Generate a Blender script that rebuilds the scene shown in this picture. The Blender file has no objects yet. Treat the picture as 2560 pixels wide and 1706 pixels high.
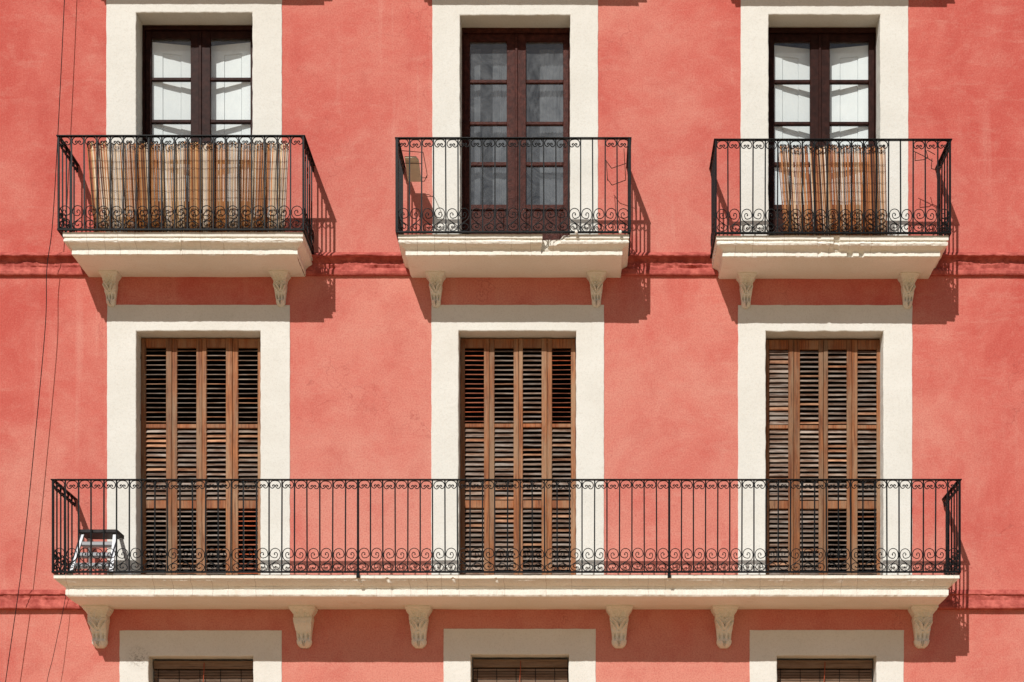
import bpy, math, random
from mathutils import Vector, noise
R = math.radians
random.seed(7)
S = bpy.context.scene
COL = S.collection
D = 17.0          # distance camera - facade plane (y = 0)
EYE = 1.6

# ------------------------------------------------------------------ camera, sky, sun
cam = bpy.data.cameras.new('camera'); co = bpy.data.objects.new('camera', cam); COL.objects.link(co)
co.location = (0, -D, EYE); co.rotation_euler = (R(90), 0, 0)
cam.sensor_width = 36; cam.lens = 36 * 235 * D / 2560
cam.shift_x = (1280 - 1460) / 2560; cam.shift_y = (2350 - 853) / 2560
cam.clip_end = 500
S.camera = co
SUN = Vector((-.355, -1.0, .94)).normalized()          # towards the sun
w = bpy.data.worlds.new('World'); S.world = w; w.use_nodes = True
nt = w.node_tree; bg = nt.nodes['Background']
sky = nt.nodes.new('ShaderNodeTexSky'); sky.sky_type = 'NISHITA'; sky.sun_disc = False
sky.sun_elevation = math.asin(SUN.z); sky.sun_rotation = math.atan2(SUN.x, SUN.y)
sky.air_density = 1.0; sky.dust_density = 1.0
nt.links.new(sky.outputs[0], bg.inputs[0]); bg.inputs[1].default_value = .05
sl = bpy.data.lights.new('sun', 'SUN'); sl.energy = 4.3; sl.angle = R(.5); sl.color = (1, .97, .93)
so = bpy.data.objects.new('sun', sl); COL.objects.link(so); so.location = (-6, -20, 20)
so.rotation_euler = SUN.to_track_quat('Z', 'Y').to_euler()
S.view_settings.view_transform = 'Standard'; S.view_settings.look = 'None'
S.view_settings.exposure = 0; S.view_settings.gamma = 1
S.render.engine = 'CYCLES'

# image pixel coordinates -> metres; p = distance in front of the wall (negative: recessed)
def X(u, p=0.0): return (u - 1460) / 235 * (1 - p / D)
def Z(v, p=0.0): return EYE + (2350 - v) / 235 * (1 - p / D)

# ------------------------------------------------------------------ helpers
class MB:
    def __init__(s): s.v = []; s.f = []; s.m = []; s.c = []; s.sm = []
    def poly(s, pts, mat=0, col=None):
        b = len(s.v); s.v += [tuple(p) for p in pts]; s.f.append(tuple(range(b, b + len(pts)))); s.m.append(mat); s.c.append(col); s.sm.append(False)
    def box(s, x0, x1, y0, y1, z0, z1, mat=0, col=None, bev=0.0):
        if x0 > x1: x0, x1 = x1, x0
        if y0 > y1: y0, y1 = y1, y0
        if z0 > z1: z0, z1 = z1, z0
        b = len(s.v)
        if bev <= 0:
            s.v += [(x0,y0,z0),(x1,y0,z0),(x1,y1,z0),(x0,y1,z0),(x0,y0,z1),(x1,y0,z1),(x1,y1,z1),(x0,y1,z1)]
            for f in ((3,2,1,0),(4,5,6,7),(0,1,5,4),(1,2,6,5),(2,3,7,6),(3,0,4,7)):
                s.f.append(tuple(b+i for i in f)); s.m.append(mat); s.c.append(col); s.sm.append(False)
        else:   # chamfer round the front (-y) face
            e = bev
            s.v += [(x0,y1,z0),(x1,y1,z0),(x1,y1,z1),(x0,y1,z1),
                    (x0,y0+e,z0),(x1,y0+e,z0),(x1,y0+e,z1),(x0,y0+e,z1),
                    (x0+e,y0,z0+e),(x1-e,y0,z0+e),(x1-e,y0,z1-e),(x0+e,y0,z1-e)]
            F = [(3,2,1,0)[::1],(8,9,10,11)]
            for i in range(4):
                j = (i+1) % 4
                F.append((i, j, 4+j, 4+i)); F.append((4+i, 4+j, 8+j, 8+i))
            for f in F:
                s.f.append(tuple(b+i for i in f)); s.m.append(mat); s.c.append(col); s.sm.append(False)
    def tube(s, pts, r, n=6, mat=0, col=None, smooth=True, flat=None):
        pts = [Vector(p) for p in pts]; b = len(s.v); N = len(pts)
        rr = r if isinstance(r, (list, tuple)) else [r] * N
        for i, p in enumerate(pts):
            t = (pts[min(i+1, N-1)] - pts[max(i-1, 0)]).normalized()
            up = Vector((0, 1, 0)) if abs(t.y) < .9 else Vector((0, 0, 1))
            a = t.cross(up).normalized(); c = t.cross(a).normalized()
            for k in range(n):
                th = 2*math.pi*(k+.5)/n
                ca = math.cos(th) * rr[i]; cc = math.sin(th) * rr[i] * (flat or 1)
                s.v.append(tuple(p + a*ca + c*cc))
        for i in range(N-1):
            for k in range(n):
                k2 = (k+1) % n
                s.f.append((b+i*n+k, b+i*n+k2, b+(i+1)*n+k2, b+(i+1)*n+k)); s.m.append(mat); s.c.append(col); s.sm.append(smooth)
        s.f.append(tuple(b+k for k in range(n))[::-1]); s.f.append(tuple(b+(N-1)*n+k for k in range(n)))
        s.m += [mat, mat]; s.c += [col, col]; s.sm += [False, False]
    def grid(s, rows, mat=0, smooth=False, closed=False):
        b = len(s.v); n = len(rows[0])
        for r in rows: s.v += [tuple(p) for p in r]
        for i in range(len(rows)-1):
            for k in range(n if closed else n-1):
                k2 = (k+1) % n
                s.f.append((b+i*n+k, b+i*n+k2, b+(i+1)*n+k2, b+(i+1)*n+k)); s.m.append(mat); s.c.append(None); s.sm.append(smooth)
        return b
    def mesh(s, name, mats, off=(0,0,0)):
        me = bpy.data.meshes.new(name)
        ox, oy, oz = off
        me.from_pydata([(x-ox, y-oy, z-oz) for x, y, z in s.v], [], s.f)
        if not isinstance(mats, (list, tuple)): mats = [mats]
        for m in mats: me.materials.append(m)
        me.polygons.foreach_set('material_index', s.m)
        me.polygons.foreach_set('use_smooth', s.sm)
        if any(c is not None for c in s.c):
            at = me.color_attributes.new('tint', 'FLOAT_COLOR', 'CORNER')
            buf = []
            for p, c in zip(me.polygons, s.c):
                c = c or (1,1,1)
                buf += [c[0], c[1], c[2], 1.0] * p.loop_total
            at.data.foreach_set('color', buf)
        me.update()
        return me
    def build(s, name, mats, parent=None, origin=None):
        off = parent_world(parent) if parent else Vector((0,0,0))
        o_ = Vector(origin) if origin is not None else off
        me = s.mesh(name, mats, o_)
        o = bpy.data.objects.new(name, me); COL.objects.link(o)
        if parent: o.parent = parent
        o.location = o_ - off
        return o
def parent_world(o):
    v = Vector((0,0,0))
    while o is not None: v += o.location; o = o.parent
    return v
def place(name, me, parent, world, rot=None, scale=None):
    o = bpy.data.objects.new(name, me); COL.objects.link(o); o.parent = parent
    o.location = Vector(world) - parent_world(parent)
    if rot: o.rotation_euler = rot
    if scale: o.scale = scale
    return o
def tag(o, label=None, cat=None, group=None, kind=None):
    if label: o['label'] = label
    if cat: o['category'] = cat
    if group: o['group'] = group
    if kind: o['kind'] = kind
    return o
def empty(name, loc, label=None, cat=None, group=None):
    o = bpy.data.objects.new(name, None); COL.objects.link(o); o.location = loc; o.empty_display_size = .2
    return tag(o, label, cat, group)
def nz(a, b=0.0, c=0.0): return noise.noise(Vector((a, b, c)))

# ------------------------------------------------------------------ materials
class NT:
    def __init__(s, name):
        s.m = bpy.data.materials.new(name); s.m.use_nodes = True; s.t = s.m.node_tree
        s.b = s.t.nodes['Principled BSDF']; s.out = s.t.nodes['Material Output']
        s.tc = s.t.nodes.new('ShaderNodeTexCoord').outputs['Object']
    def n(s, typ, ins=None, **kw):
        x = s.t.nodes.new(typ)
        for k, v in kw.items(): setattr(x, k, v)
        for k, v in (ins or {}).items():
            if hasattr(v, 'is_output') or isinstance(v, bpy.types.NodeSocket): s.t.links.new(v, x.inputs[k])
            else: x.inputs[k].default_value = v
        return x
    def map(s, scale=(1,1,1), loc=(0,0,0)):
        return s.n('ShaderNodeMapping', {'Vector': s.tc, 'Scale': scale, 'Location': loc}).outputs[0]
    def noise(s, scale, detail=4, rough=.55, vec=None, dist=0.0):
        return s.n('ShaderNodeTexNoise', {'Vector': vec or s.tc, 'Scale': scale, 'Detail': detail, 'Roughness': rough, 'Distortion': dist}).outputs['Fac']
    def ramp(s, fac, stops, interp='LINEAR'):
        x = s.n('ShaderNodeValToRGB', {'Fac': fac}); e = x.color_ramp.elements; x.color_ramp.interpolation = interp
        while len(e) < len(stops): e.new(.5)
        for i, (p, c) in enumerate(stops):
            e[i].position = p
            e[i].color = (c, c, c, 1) if isinstance(c, (int, float)) else (*c, 1)
        return x.outputs['Color']
    def mix(s, f, a, b, blend='MIX'):
        x = s.n('ShaderNodeMix', data_type='RGBA', blend_type=blend)
        for i, v in ((0, f), (6, a), (7, b)):
            if isinstance(v, bpy.types.NodeSocket): s.t.links.new(v, x.inputs[i])
            elif isinstance(v, (int, float)): x.inputs[i].default_value = v if i == 0 else (v, v, v, 1)
            else: x.inputs[i].default_value = (*v, 1)
        return x.outputs[2]
    def math(s, op, a, b=0.0, c=0.0):
        x = s.n('ShaderNodeMath', operation=op)
        for i, v in enumerate((a, b, c)):
            if isinstance(v, bpy.types.NodeSocket): s.t.links.new(v, x.inputs[i])
            else: x.inputs[i].default_value = v
        return x.outputs[0]
    def bump(s, h, strength=.3, dist=.01, normal=None):
        ins = {'Height': h, 'Strength': strength, 'Distance': dist}
        if normal is not None: ins['Normal'] = normal
        return s.n('ShaderNodeBump', ins).outputs[0]
    def set(s, col=None, rough=None, normal=None, **kw):
        for k, v in (('Base Color', col), ('Roughness', rough), ('Normal', normal)):
            if v is None: continue
            if isinstance(v, bpy.types.NodeSocket): s.t.links.new(v, s.b.inputs[k])
            else: s.b.inputs[k].default_value = (*v, 1) if isinstance(v, tuple) else v
        for k, v in kw.items(): s.b.inputs[k.replace('_', ' ')].default_value = v
        return s.m

def stucco():
    t = NT('coral_stucco')
    big = t.math('ADD', .5, t.math('MULTIPLY', 1.25, t.math('SUBTRACT', t.noise(.75, 7, .68, dist=.5), .5)))
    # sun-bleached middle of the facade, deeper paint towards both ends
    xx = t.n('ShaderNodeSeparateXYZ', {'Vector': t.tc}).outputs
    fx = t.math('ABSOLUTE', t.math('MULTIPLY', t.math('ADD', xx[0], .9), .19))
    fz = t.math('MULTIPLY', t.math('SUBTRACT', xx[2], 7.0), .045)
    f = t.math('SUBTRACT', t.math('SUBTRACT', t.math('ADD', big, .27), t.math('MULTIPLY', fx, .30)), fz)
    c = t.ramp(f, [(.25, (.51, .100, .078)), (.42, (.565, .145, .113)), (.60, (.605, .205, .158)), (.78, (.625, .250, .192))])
    blot = t.ramp(t.noise(3.0, 9, .74, vec=t.map((1.0, 1, 1.5)), dist=.35), [(.50, 0.0), (.72, 1.0)])
    c = t.mix(t.math('MULTIPLY', blot, .42), c, (.66, .30, .235))
    deep = t.ramp(t.noise(1.9, 8, .72, vec=t.map((1.0, 1, .8), (7, 0, 3)), dist=.3), [(.50, 0.0), (.72, 1.0)])
    c = t.mix(t.math('MULTIPLY', deep, .50), c, (.46, .085, .068))
    tw = t.ramp(t.noise(2.6, 7, .75, vec=t.map((.55, 1, 2.4), (1, 9, 6)), dist=.5), [(.56, 0.0), (.74, 1.0)])   # trowel drags
    c = t.mix(t.math('MULTIPLY', tw, .35), c, (.66, .33, .26))
    # hairline cracks
    wv = t.n('ShaderNodeVectorMath', {0: t.tc, 1: t.n('ShaderNodeTexNoise', {'Vector': t.tc, 'Scale': 3.0, 'Detail': 5.0}).outputs['Color']}, operation='ADD').outputs[0]
    vo = t.n('ShaderNodeTexVoronoi', {'Vector': wv, 'Scale': .8}, feature='DISTANCE_TO_EDGE').outputs['Distance']
    ckm = t.ramp(t.noise(.9, 3, .6, vec=t.map((1,1,1),(2,8,1))), [(.52, 0.0), (.60, 1.0)])
    c = t.mix(t.math('MULTIPLY', t.math('MULTIPLY', t.ramp(vo, [(.0022, 1.0), (.0065, 0.0)]), ckm), .38), c, (.30, .06, .05))
    st = t.ramp(t.noise(9, 3, .5, vec=t.map((1, 1, .05))), [(.56, 0.0), (.74, 1.0)])
    stm = t.ramp(t.noise(.45, 2, .5, vec=t.map((1,1,1),(3,0,9))), [(.48, 0.0), (.65, 1.0)])
    c = t.mix(t.math('MULTIPLY', t.math('MULTIPLY', st, stm), .30), c, (.72, .40, .32))
    gr = t.noise(62, 5, .78)
    c = t.mix(t.ramp(gr, [(.36, .42), (.53, 0.0)]), c, (.40, .06, .052))
    c = t.mix(t.ramp(gr, [(.50, .0), (.70, .22)]), c, (.74, .36, .29))
    pit = t.ramp(t.noise(30, 3, .6, vec=t.map((1,1,1),(4,4,4))), [(.25, 1.0), (.31, 0.0)])
    c = t.mix(t.math('MULTIPLY', pit, .45), c, (.26, .04, .035))
    hgt = t.math('ADD', t.math('MULTIPLY', t.noise(48, 5, .72), .45), t.math('MULTIPLY', t.noise(5, 3, .5), .9))
    hgt = t.math('SUBTRACT', hgt, t.math('MULTIPLY', pit, .3))
    return t.set(c, .95, t.bump(hgt, .6, .012), Specular_IOR_Level=.1)
def cream(name, a, b, cr=False, st=.5):
    t = NT(name)
    c = t.mix(t.ramp(t.noise(1.7, 5, .6, dist=.5), [(.35, 0.0), (.68, 1.0)]), a, b)
    d = t.ramp(t.noise(7, 6, .7), [(.60, 0.0), (.80, 1.0)])
    c = t.mix(t.math('MULTIPLY', d, .28), c, (b[0]*.72, b[1]*.68, b[2]*.62))
    sp = t.ramp(t.noise(120, 2, .6), [(.27, 1.0), (.34, 0.0)])
    c = t.mix(t.math('MULTIPLY', sp, .35), c, (.35, .30, .24))
    if cr:   # hairline cracks and rusty runs down the cornice
        x = t.n('ShaderNodeSeparateXYZ', {'Vector': t.tc}).outputs[0]
        wv = t.math('ADD', x, t.math('MULTIPLY', t.math('SUBTRACT', t.noise(7, 3, .6), .5), .05))
        v = t.n('ShaderNodeTexVoronoi', {'W': wv, 'Scale': 5.0}, voronoi_dimensions='1D', feature='DISTANCE_TO_EDGE').outputs['Distance']
        ck = t.ramp(v, [(.006, 1.0), (.02, 0.0)])
        ms = t.ramp(t.noise(2.3, 2, .5, vec=t.map((1,1,.2),(5,1,2))), [(.47, 0.0), (.53, 1.0)])
        ny = t.n('ShaderNodeSeparateXYZ', {'Vector': t.n('ShaderNodeNewGeometry').outputs['Normal']}).outputs[2]
        fr_ = t.math('GREATER_THAN', ny, -.93)     # the cracks run over the moulded edge, not across the flat underside
        c = t.mix(t.math('MULTIPLY', t.math('MULTIPLY', t.math('MULTIPLY', ck, ms), fr_), .42), c, (.22, .15, .10))
        ru = t.ramp(t.noise(3.2, 4, .7, vec=t.map((1, 1, .5), (1, 4, 8))), [(.62, 0.0), (.74, 1.0)])
        c = t.mix(t.math('MULTIPLY', ru, .30), c, (.50, .35, .20))
        dm = t.ramp(t.noise(14, 6, .75, vec=t.map((1, 1, .35), (6, 2, 3))), [(.60, 0.0), (.72, 1.0)])
        c = t.mix(t.math('MULTIPLY', dm, .30), c, (.36, .31, .24))
    else:    # a sooty speckled stain beside the lowest left window
        dd = t.n('ShaderNodeVectorMath', {0: t.tc, 1: (X(347), 0, Z(1645))}, operation='DISTANCE').outputs['Value']
        sm = t.math('MULTIPLY', t.ramp(dd, [(.02, 1.0), (.16, 0.0)]), t.ramp(t.noise(60, 4, .7), [(.47, 0.0), (.58, 1.0)]))
        c = t.mix(t.math('MULTIPLY', sm, .8), c, (.22, .19, .15))
    gr = t.noise(60, 4, .75)
    c = t.mix(t.ramp(gr, [(.36, .30), (.50, 0.0)]), c, (b[0]*.75, b[1]*.72, b[2]*.68))
    h = t.math('ADD', t.math('MULTIPLY', t.noise(55, 4, .7), .45), t.math('MULTIPLY', t.noise(8, 3, .5), .8))
    return t.set(c, .9, t.bump(h, st, .010), Specular_IOR_Level=.15)
def wood(name, a, b, g, axis='z', weather=.5):
    t = NT(name)
    att = t.n('ShaderNodeAttribute', attribute_name='tint').outputs['Color']
    rnd = t.n('ShaderNodeObjectInfo').outputs['Random']
    t.tc = t.n('ShaderNodeVectorMath', {0: t.tc, 1: t.n('ShaderNodeCombineXYZ', {0: t.math('MULTIPLY', rnd, 37.0), 2: t.math('MULTIPLY', rnd, 91.0)}).outputs[0]}, operation='ADD').outputs[0]
    sc = (42, 42, 2.2) if axis == 'z' else (2.5, 30, 70)
    v = t.map(sc)
    grain = t.noise(1.0, 6, .65, vec=v, dist=.7)
    c = t.mix(t.ramp(grain, [(.38, 0.0), (.62, 1.0)]), a, b)
    gm = t.ramp(t.noise(1.3, 6, .7, vec=t.map((5, 5, 1.1) if axis == 'z' else (3, 9, 20), (3, 1, 5))), [(.42, 0.0), (.62, 1.0)])
    c = t.mix(t.math('MULTIPLY', gm, weather), c, g)
    dk = t.ramp(t.noise(1.0, 4, .7, vec=t.map((60, 60, 2.5) if axis == 'z' else (4, 60, 120), (9, 0, 0))), [(.32, 1.0), (.44, 0.0)])
    c = t.mix(t.math('MULTIPLY', dk, .7), c, (a[0]*.3, a[1]*.25, a[2]*.2))
    c = t.mix(1.0, c, att, 'MULTIPLY')
    return t.set(c, .62, t.bump(grain, .35, .004), Specular_IOR_Level=.3)
def paint(name, a, b, rough=.4, sc=14, bump=.2):
    t = NT(name)
    c = t.mix(t.ramp(t.noise(sc, 5, .65), [(.4, 0.0), (.68, 1.0)]), a, b)
    return t.set(c, rough, t.bump(t.noise(sc*3, 4, .6), bump, .004), Specular_IOR_Level=.09)
def iron():
    t = NT('black_iron')
    c = t.mix(t.ramp(t.noise(22, 5, .7), [(.45, 0.0), (.75, 1.0)]), (.004, .0045, .005), (.010, .014, .016))
    w_ = t.ramp(t.noise(34, 5, .75, vec=t.map((1, 1, .5), (2, 2, 2))), [(.685, 0.0), (.74, 1.0)])
    c = t.mix(t.math('MULTIPLY', w_, .5), c, (.22, .21, .19))
    return t.set(c, .40, t.bump(t.noise(70, 3, .6), .3, .002), Specular_IOR_Level=.14)
def glass(name, dust, tint=(.55, .58, .58)):
    t = NT(name); N = t.t.nodes
    ge = t.n('ShaderNodeNewGeometry').outputs
    cs = t.math('ABSOLUTE', t.n('ShaderNodeVectorMath', {0: ge['Normal'], 1: ge['Incoming']}, operation='DOT_PRODUCT').outputs['Value'])
    fr = t.math('ADD', .07, t.math('MULTIPLY', .90, t.math('POWER', t.math('SUBTRACT', 1.0, cs), 5.0)))
    tr = t.n('ShaderNodeBsdfTransparent', {'Color': (.96, .98, .975, 1)}).outputs[0]
    gl = t.n('ShaderNodeBsdfGlossy', {'Color': (1, 1, 1, 1), 'Roughness': .03, 'Normal': t.bump(t.noise(2.2, 2, .5), .06, .02)}).outputs[0]
    df = t.n('ShaderNodeBsdfDiffuse', {'Color': (*tint, 1)}).outputs[0]
    sm = t.noise(3.5, 6, .75, vec=t.map((1, 1, .7)), dist=2.5)
    f = t.ramp(sm, [(.32, dust * .35), (.66, dust * 1.7)])
    a = t.n('ShaderNodeMixShader', {0: f, 1: tr, 2: df}).outputs[0]
    b = t.n('ShaderNodeMixShader', {0: t.math('MULTIPLY', fr, .9), 1: a, 2: gl}).outputs[0]
    t.t.links.new(b, t.out.inputs[0]); N.remove(t.b)
    return t.m
def reed_mat():
    t = NT('dried_reed')
    att = t.n('ShaderNodeAttribute', attribute_name='tint').outputs['Color']
    v = t.ramp(t.noise(1.0, 4, .7, vec=t.map((60, 60, 5))), [(.25, .62), (.75, 1.15)])
    c = t.mix(1.0, att, v, 'MULTIPLY')
    return t.set(c, .6, None, Specular_IOR_Level=.3)

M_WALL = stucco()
M_BAND = paint('grimy_shaded_coral_render', (.34, .070, .056), (.56, .150, .118), .95, 11, 1.0)  # coral painted darker to carry the mouldings' shade, on top of grime
M_TRIM = cream('cream_render', (.725, .715, .66), (.675, .66, .60))
M_SLAB = cream('old_cream_plaster', (.84, .81, .73), (.78, .745, .655), True, .5)
M_CORB = cream('corbel_plaster', (.84, .82, .74), (.74, .71, .62), False, .8)
M_DOOR = paint('dark_brown_paint', (.020, .0065, .0045), (.042, .014, .010), .5, 16, .3)
M_DOOR2 = paint('red_brown_paint', (.042, .012, .0085), (.090, .027, .019), .42, 22, 1.0)
M_WHITE = paint('white_panel_paint', (.74, .77, .77), (.80, .82, .81), .5, 3, .05)
M_STILE = wood('orange_brown_wood', (.165, .050, .014), (.37, .138, .045), (.32, .20, .115), 'z', .85)
M_SLAT = wood('weathered_slat_wood', (.095, .045, .026), (.21, .120, .076), (.38, .315, .26), 'x', .85)
M_BLIND = wood('brown_blind_wood', (.13, .075, .045), (.20, .12, .075), (.24, .17, .12), 'x', .5)
M_IRON = iron()
M_GLASS = glass('clear_glass', .05, (.7, .75, .76))
M_DUST = glass('dusty_glass', .11, (.50, .53, .55))
M_REFL = paint('grey_reflection_strip', (.075, .078, .085), (.115, .12, .125), .9, 5, .1)
M_REED = reed_mat()
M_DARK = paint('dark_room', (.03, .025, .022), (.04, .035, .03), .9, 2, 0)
M_WIRE = paint('rusty_wire', (.05, .025, .018), (.11, .05, .035), .6, 40, 0)
M_CABLE = paint('black_cable', (.012, .012, .012), (.02, .02, .02), .6, 20, 0)
M_ALU = NT('aluminium').set((.34, .345, .355), .42, None, Metallic=.4)
M_PLAST = paint('dark_plastic', (.03, .028, .028), (.05, .045, .045), .5, 20, .1)
M_BOARD = paint('beige_board', (.52, .45, .33), (.60, .52, .38), .6, 12, .1)
M_CORD = paint('red_cord', (.36, .075, .035), (.42, .10, .05), .8, 30, 0)
M_STREET = paint('street_paving', (.40, .27, .145), (.49, .34, .19), .9, 1.5, .2)

# ------------------------------------------------------------------ ground
g = MB(); g.poly([(-120,-120,0),(120,-120,0),(120,0.0,0),(-120,0.0,0)]); g.build('street', M_STREET)['kind'] = 'structure'
g = MB(); g.poly([(-120,0.0,-.004),(120,0.0,-.004),(120,60,-.004),(-120,60,-.004)]); g.build('ground', M_STREET)['kind'] = 'structure'

# ------------------------------------------------------------------ building
B = empty('apartment_building', (0,0,0), 'coral stucco apartment facade with cream window surrounds and white balcony slabs', 'building')
WX0, WX1, WZ1 = -10.5, 9.5, 15.2
UF = [8.862, 8.841, 8.828]     # upper balcony floors
LF = 5.323                     # long balcony floor
TF = [u + 793/235 for u in UF]
# openings: name -> x0, x1, z0, z1 (wall plane), surround outer x0,x1,z0,z1
OP = {
 ('up',0): (X(341), X(631), UF[0], Z(33),   X(266), X(705), UF[0], Z(-40)),
 ('up',1): (X(1150.5), X(1425), UF[1], Z(39.5), X(1081), X(1495), UF[1], Z(-34)),
 ('up',2): (X(1921.5), X(2200), UF[2], Z(38.5), X(1851.5), X(2270.5), UF[2], Z(-34)),
 ('mid',0): (X(341), X(651), LF, Z(828.5),  X(268), X(725), LF, Z(763)),
 ('mid',1): (X(1147), X(1440), LF, Z(828.5), X(1078.5), X(1510), LF, Z(763)),
 ('mid',2): (X(1914.5), X(2208), LF, Z(829.5), X(1845), X(2280.5), LF, Z(763.5)),
 ('low',0): (X(372), X(633), 2.3, Z(1641.5), X(299), X(704.5), 2.0, Z(1576.5)),
 ('low',1): (X(1177.5), X(1422), 2.3, Z(1637.5), X(1109), X(1489.5), 2.0, Z(1572.5)),
 ('low',2): (X(1942.5), X(2190.5), 2.3, Z(1640), X(1874), X(2259.5), 2.0, Z(1575.5)),
}
for c in range(3):
    a = OP[('up', c)]; dz = 793/235
    OP[('top', c)] = (a[0], a[1], TF[c], a[3]+dz, a[4], a[5], TF[c], a[7]+dz)
# wall sheet as cells between the openings
xs = sorted(set([WX0, WX1] + [v for o in OP.values() for v in (o[0]-.02, o[1]+.02)]))
zs = sorted(set([0.0, WZ1] + [v for o in OP.values() for v in (o[2], o[3]+.02)]))
wb = MB()
for i in range(len(xs)-1):
    for j in range(len(zs)-1):
        cx, cz = (xs[i]+xs[i+1])/2, (zs[j]+zs[j+1])/2
        if any(o[0]-.02 < cx < o[1]+.02 and o[2] < cz < o[3]+.02 for o in OP.values()): continue
        wb.poly([(xs[i],0,zs[j]),(xs[i+1],0,zs[j]),(xs[i+1],0,zs[j+1]),(xs[i],0,zs[j+1])])
wb.poly([(WX0,0,0),(WX0,0,WZ1),(WX0,9,WZ1),(WX0,9,0)]); wb.poly([(WX1,0,0),(WX1,9,0),(WX1,9,WZ1),(WX1,0,WZ1)])
wb.poly([(WX0,9,0),(WX0,9,WZ1),(WX1,9,WZ1),(WX1,9,0)])
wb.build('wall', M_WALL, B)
rf = MB(); rf.box(WX0-.3, WX1+.3, -.25, 9.3, WZ1+.003, WZ1+.25); rf.build('roof', M_TRIM, B)

def surround(key, depth=.34):
    x0, x1, z0, z1, X0, X1, Z0, Z1 = OP[key]
    seed = hash_(key)
    def ring(ax0, ax1, az0, az1, y, amp, open_bottom=True, off=0):
        P = []
        def seg(a, b, n):
            for k in range(n): P.append((a[0]+(b[0]-a[0])*k/n, a[1]+(b[1]-a[1])*k/n))
        if Z0 < z0:
            cs = [(ax0,az0),(ax0,az1),(ax1,az1),(ax1,az0),(ax0,az0)]
            ns = [110, 60, 110, 60]
        else:
            cs = [(ax0,az0),(ax0,az1),(ax1,az1),(ax1,az0)]; ns = [110, 60, 110]
        for (a, b), n in zip(zip(cs, cs[1:]), ns): seg(a, b, n)
        P.append(cs[-1])
        out = []
        for (x, z) in P:
            q = Vector((x*9, z*9, seed+off)); q2 = Vector((x*40, z*40, seed+off+5))
            dx = noise.noise(q)*amp + noise.noise(q2)*amp*.4; dzz = noise.noise(q+Vector((31,7,0)))*amp + noise.noise(q2+Vector((1,77,0)))*amp*.4
            out.append((x+dx, y, z+dzz))
        return out
    m = MB()
    rows = [ring(X0, X1, Z0, Z1, .01, .004), ring(X0, X1, Z0, Z1, -.004, .004), ring(X0+.004, X1-.004, Z0, Z1-.004, -.007, .004),
            ring(x0-.010, x1+.010, z0, z1+.010, -.007, .005, off=9), ring(x0-.003, x1+.003, z0, z1+.003, -.003, .006, off=9),
            ring(x0, x1, z0, z1, .008, .005, off=9),
            ring(x0, x1, z0, z1, .10, .004, off=11), ring(x0, x1, z0, z1, depth, .002, off=12)]
    m.grid(rows)
    o = m.build('window_surround', M_TRIM, B)
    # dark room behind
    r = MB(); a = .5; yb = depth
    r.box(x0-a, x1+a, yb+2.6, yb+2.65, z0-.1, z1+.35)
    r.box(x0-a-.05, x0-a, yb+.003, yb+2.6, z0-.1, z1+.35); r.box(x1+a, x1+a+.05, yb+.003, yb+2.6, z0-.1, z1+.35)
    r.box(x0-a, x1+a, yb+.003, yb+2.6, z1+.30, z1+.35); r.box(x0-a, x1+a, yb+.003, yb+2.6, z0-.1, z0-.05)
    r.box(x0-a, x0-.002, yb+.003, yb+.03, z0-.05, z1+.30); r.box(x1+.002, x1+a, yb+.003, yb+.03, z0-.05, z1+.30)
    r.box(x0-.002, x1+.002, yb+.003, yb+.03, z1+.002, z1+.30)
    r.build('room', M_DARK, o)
    return o
def hash_(k): return {'up': 0, 'mid': 10, 'low': 20, 'top': 30}[k[0]] + k[1]*3.3
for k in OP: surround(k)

# ---- string courses (rough plaster mouldings between the balconies)
def course(x0, x1, prof, amp):
    m = MB(); n = int((x1-x0)/.02); rows = []
    for i in range(n+1):
        x = x0 + (x1-x0)*i/n; r = []
        for j, (y, z, a) in enumerate(prof):
            r.append((x, -max(0, y + a*amp*(nz(x*3.1, j*1.7)+.6*nz(x*17, j*5.1)+.45*nz(x*45, j*9.1))), z + .5*a*amp*(nz(x*1.3, j*.9+40)+.5*nz(x*14, j*3+60))))
        rows.append(r)
    m.grid(rows)
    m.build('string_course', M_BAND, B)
up = [(0,8.915,0),(.02,8.905,.6),(.066,8.866,1),(.078,8.856,1),(.074,8.846,1),(.030,8.842,1),(.014,8.82,1.6),(.012,8.795,2.0),(.014,8.77,2.2),(.016,8.745,2.4),(.024,8.72,1.8),(.034,8.700,.8),(.036,8.672,.5),(.030,8.662,.4),(0,8.660,0)]
lo = [(0,5.325,0),(.02,5.312,.5),(.036,5.285,.9),(.048,5.272,.9),(.046,5.264,.9),(.034,5.260,1),(.030,5.235,1.6),(.030,5.21,1.8),(.040,5.185,1.6),(.052,5.16,1),(.058,5.14,.7),(.060,5.122,.5),(.054,5.113,.5),(0,5.110,0)]
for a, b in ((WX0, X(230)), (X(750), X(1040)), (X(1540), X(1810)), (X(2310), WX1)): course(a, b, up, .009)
for a, b in ((WX0, X(240)), (X(2320), WX1)): course(a, b, lo, .008)

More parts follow.
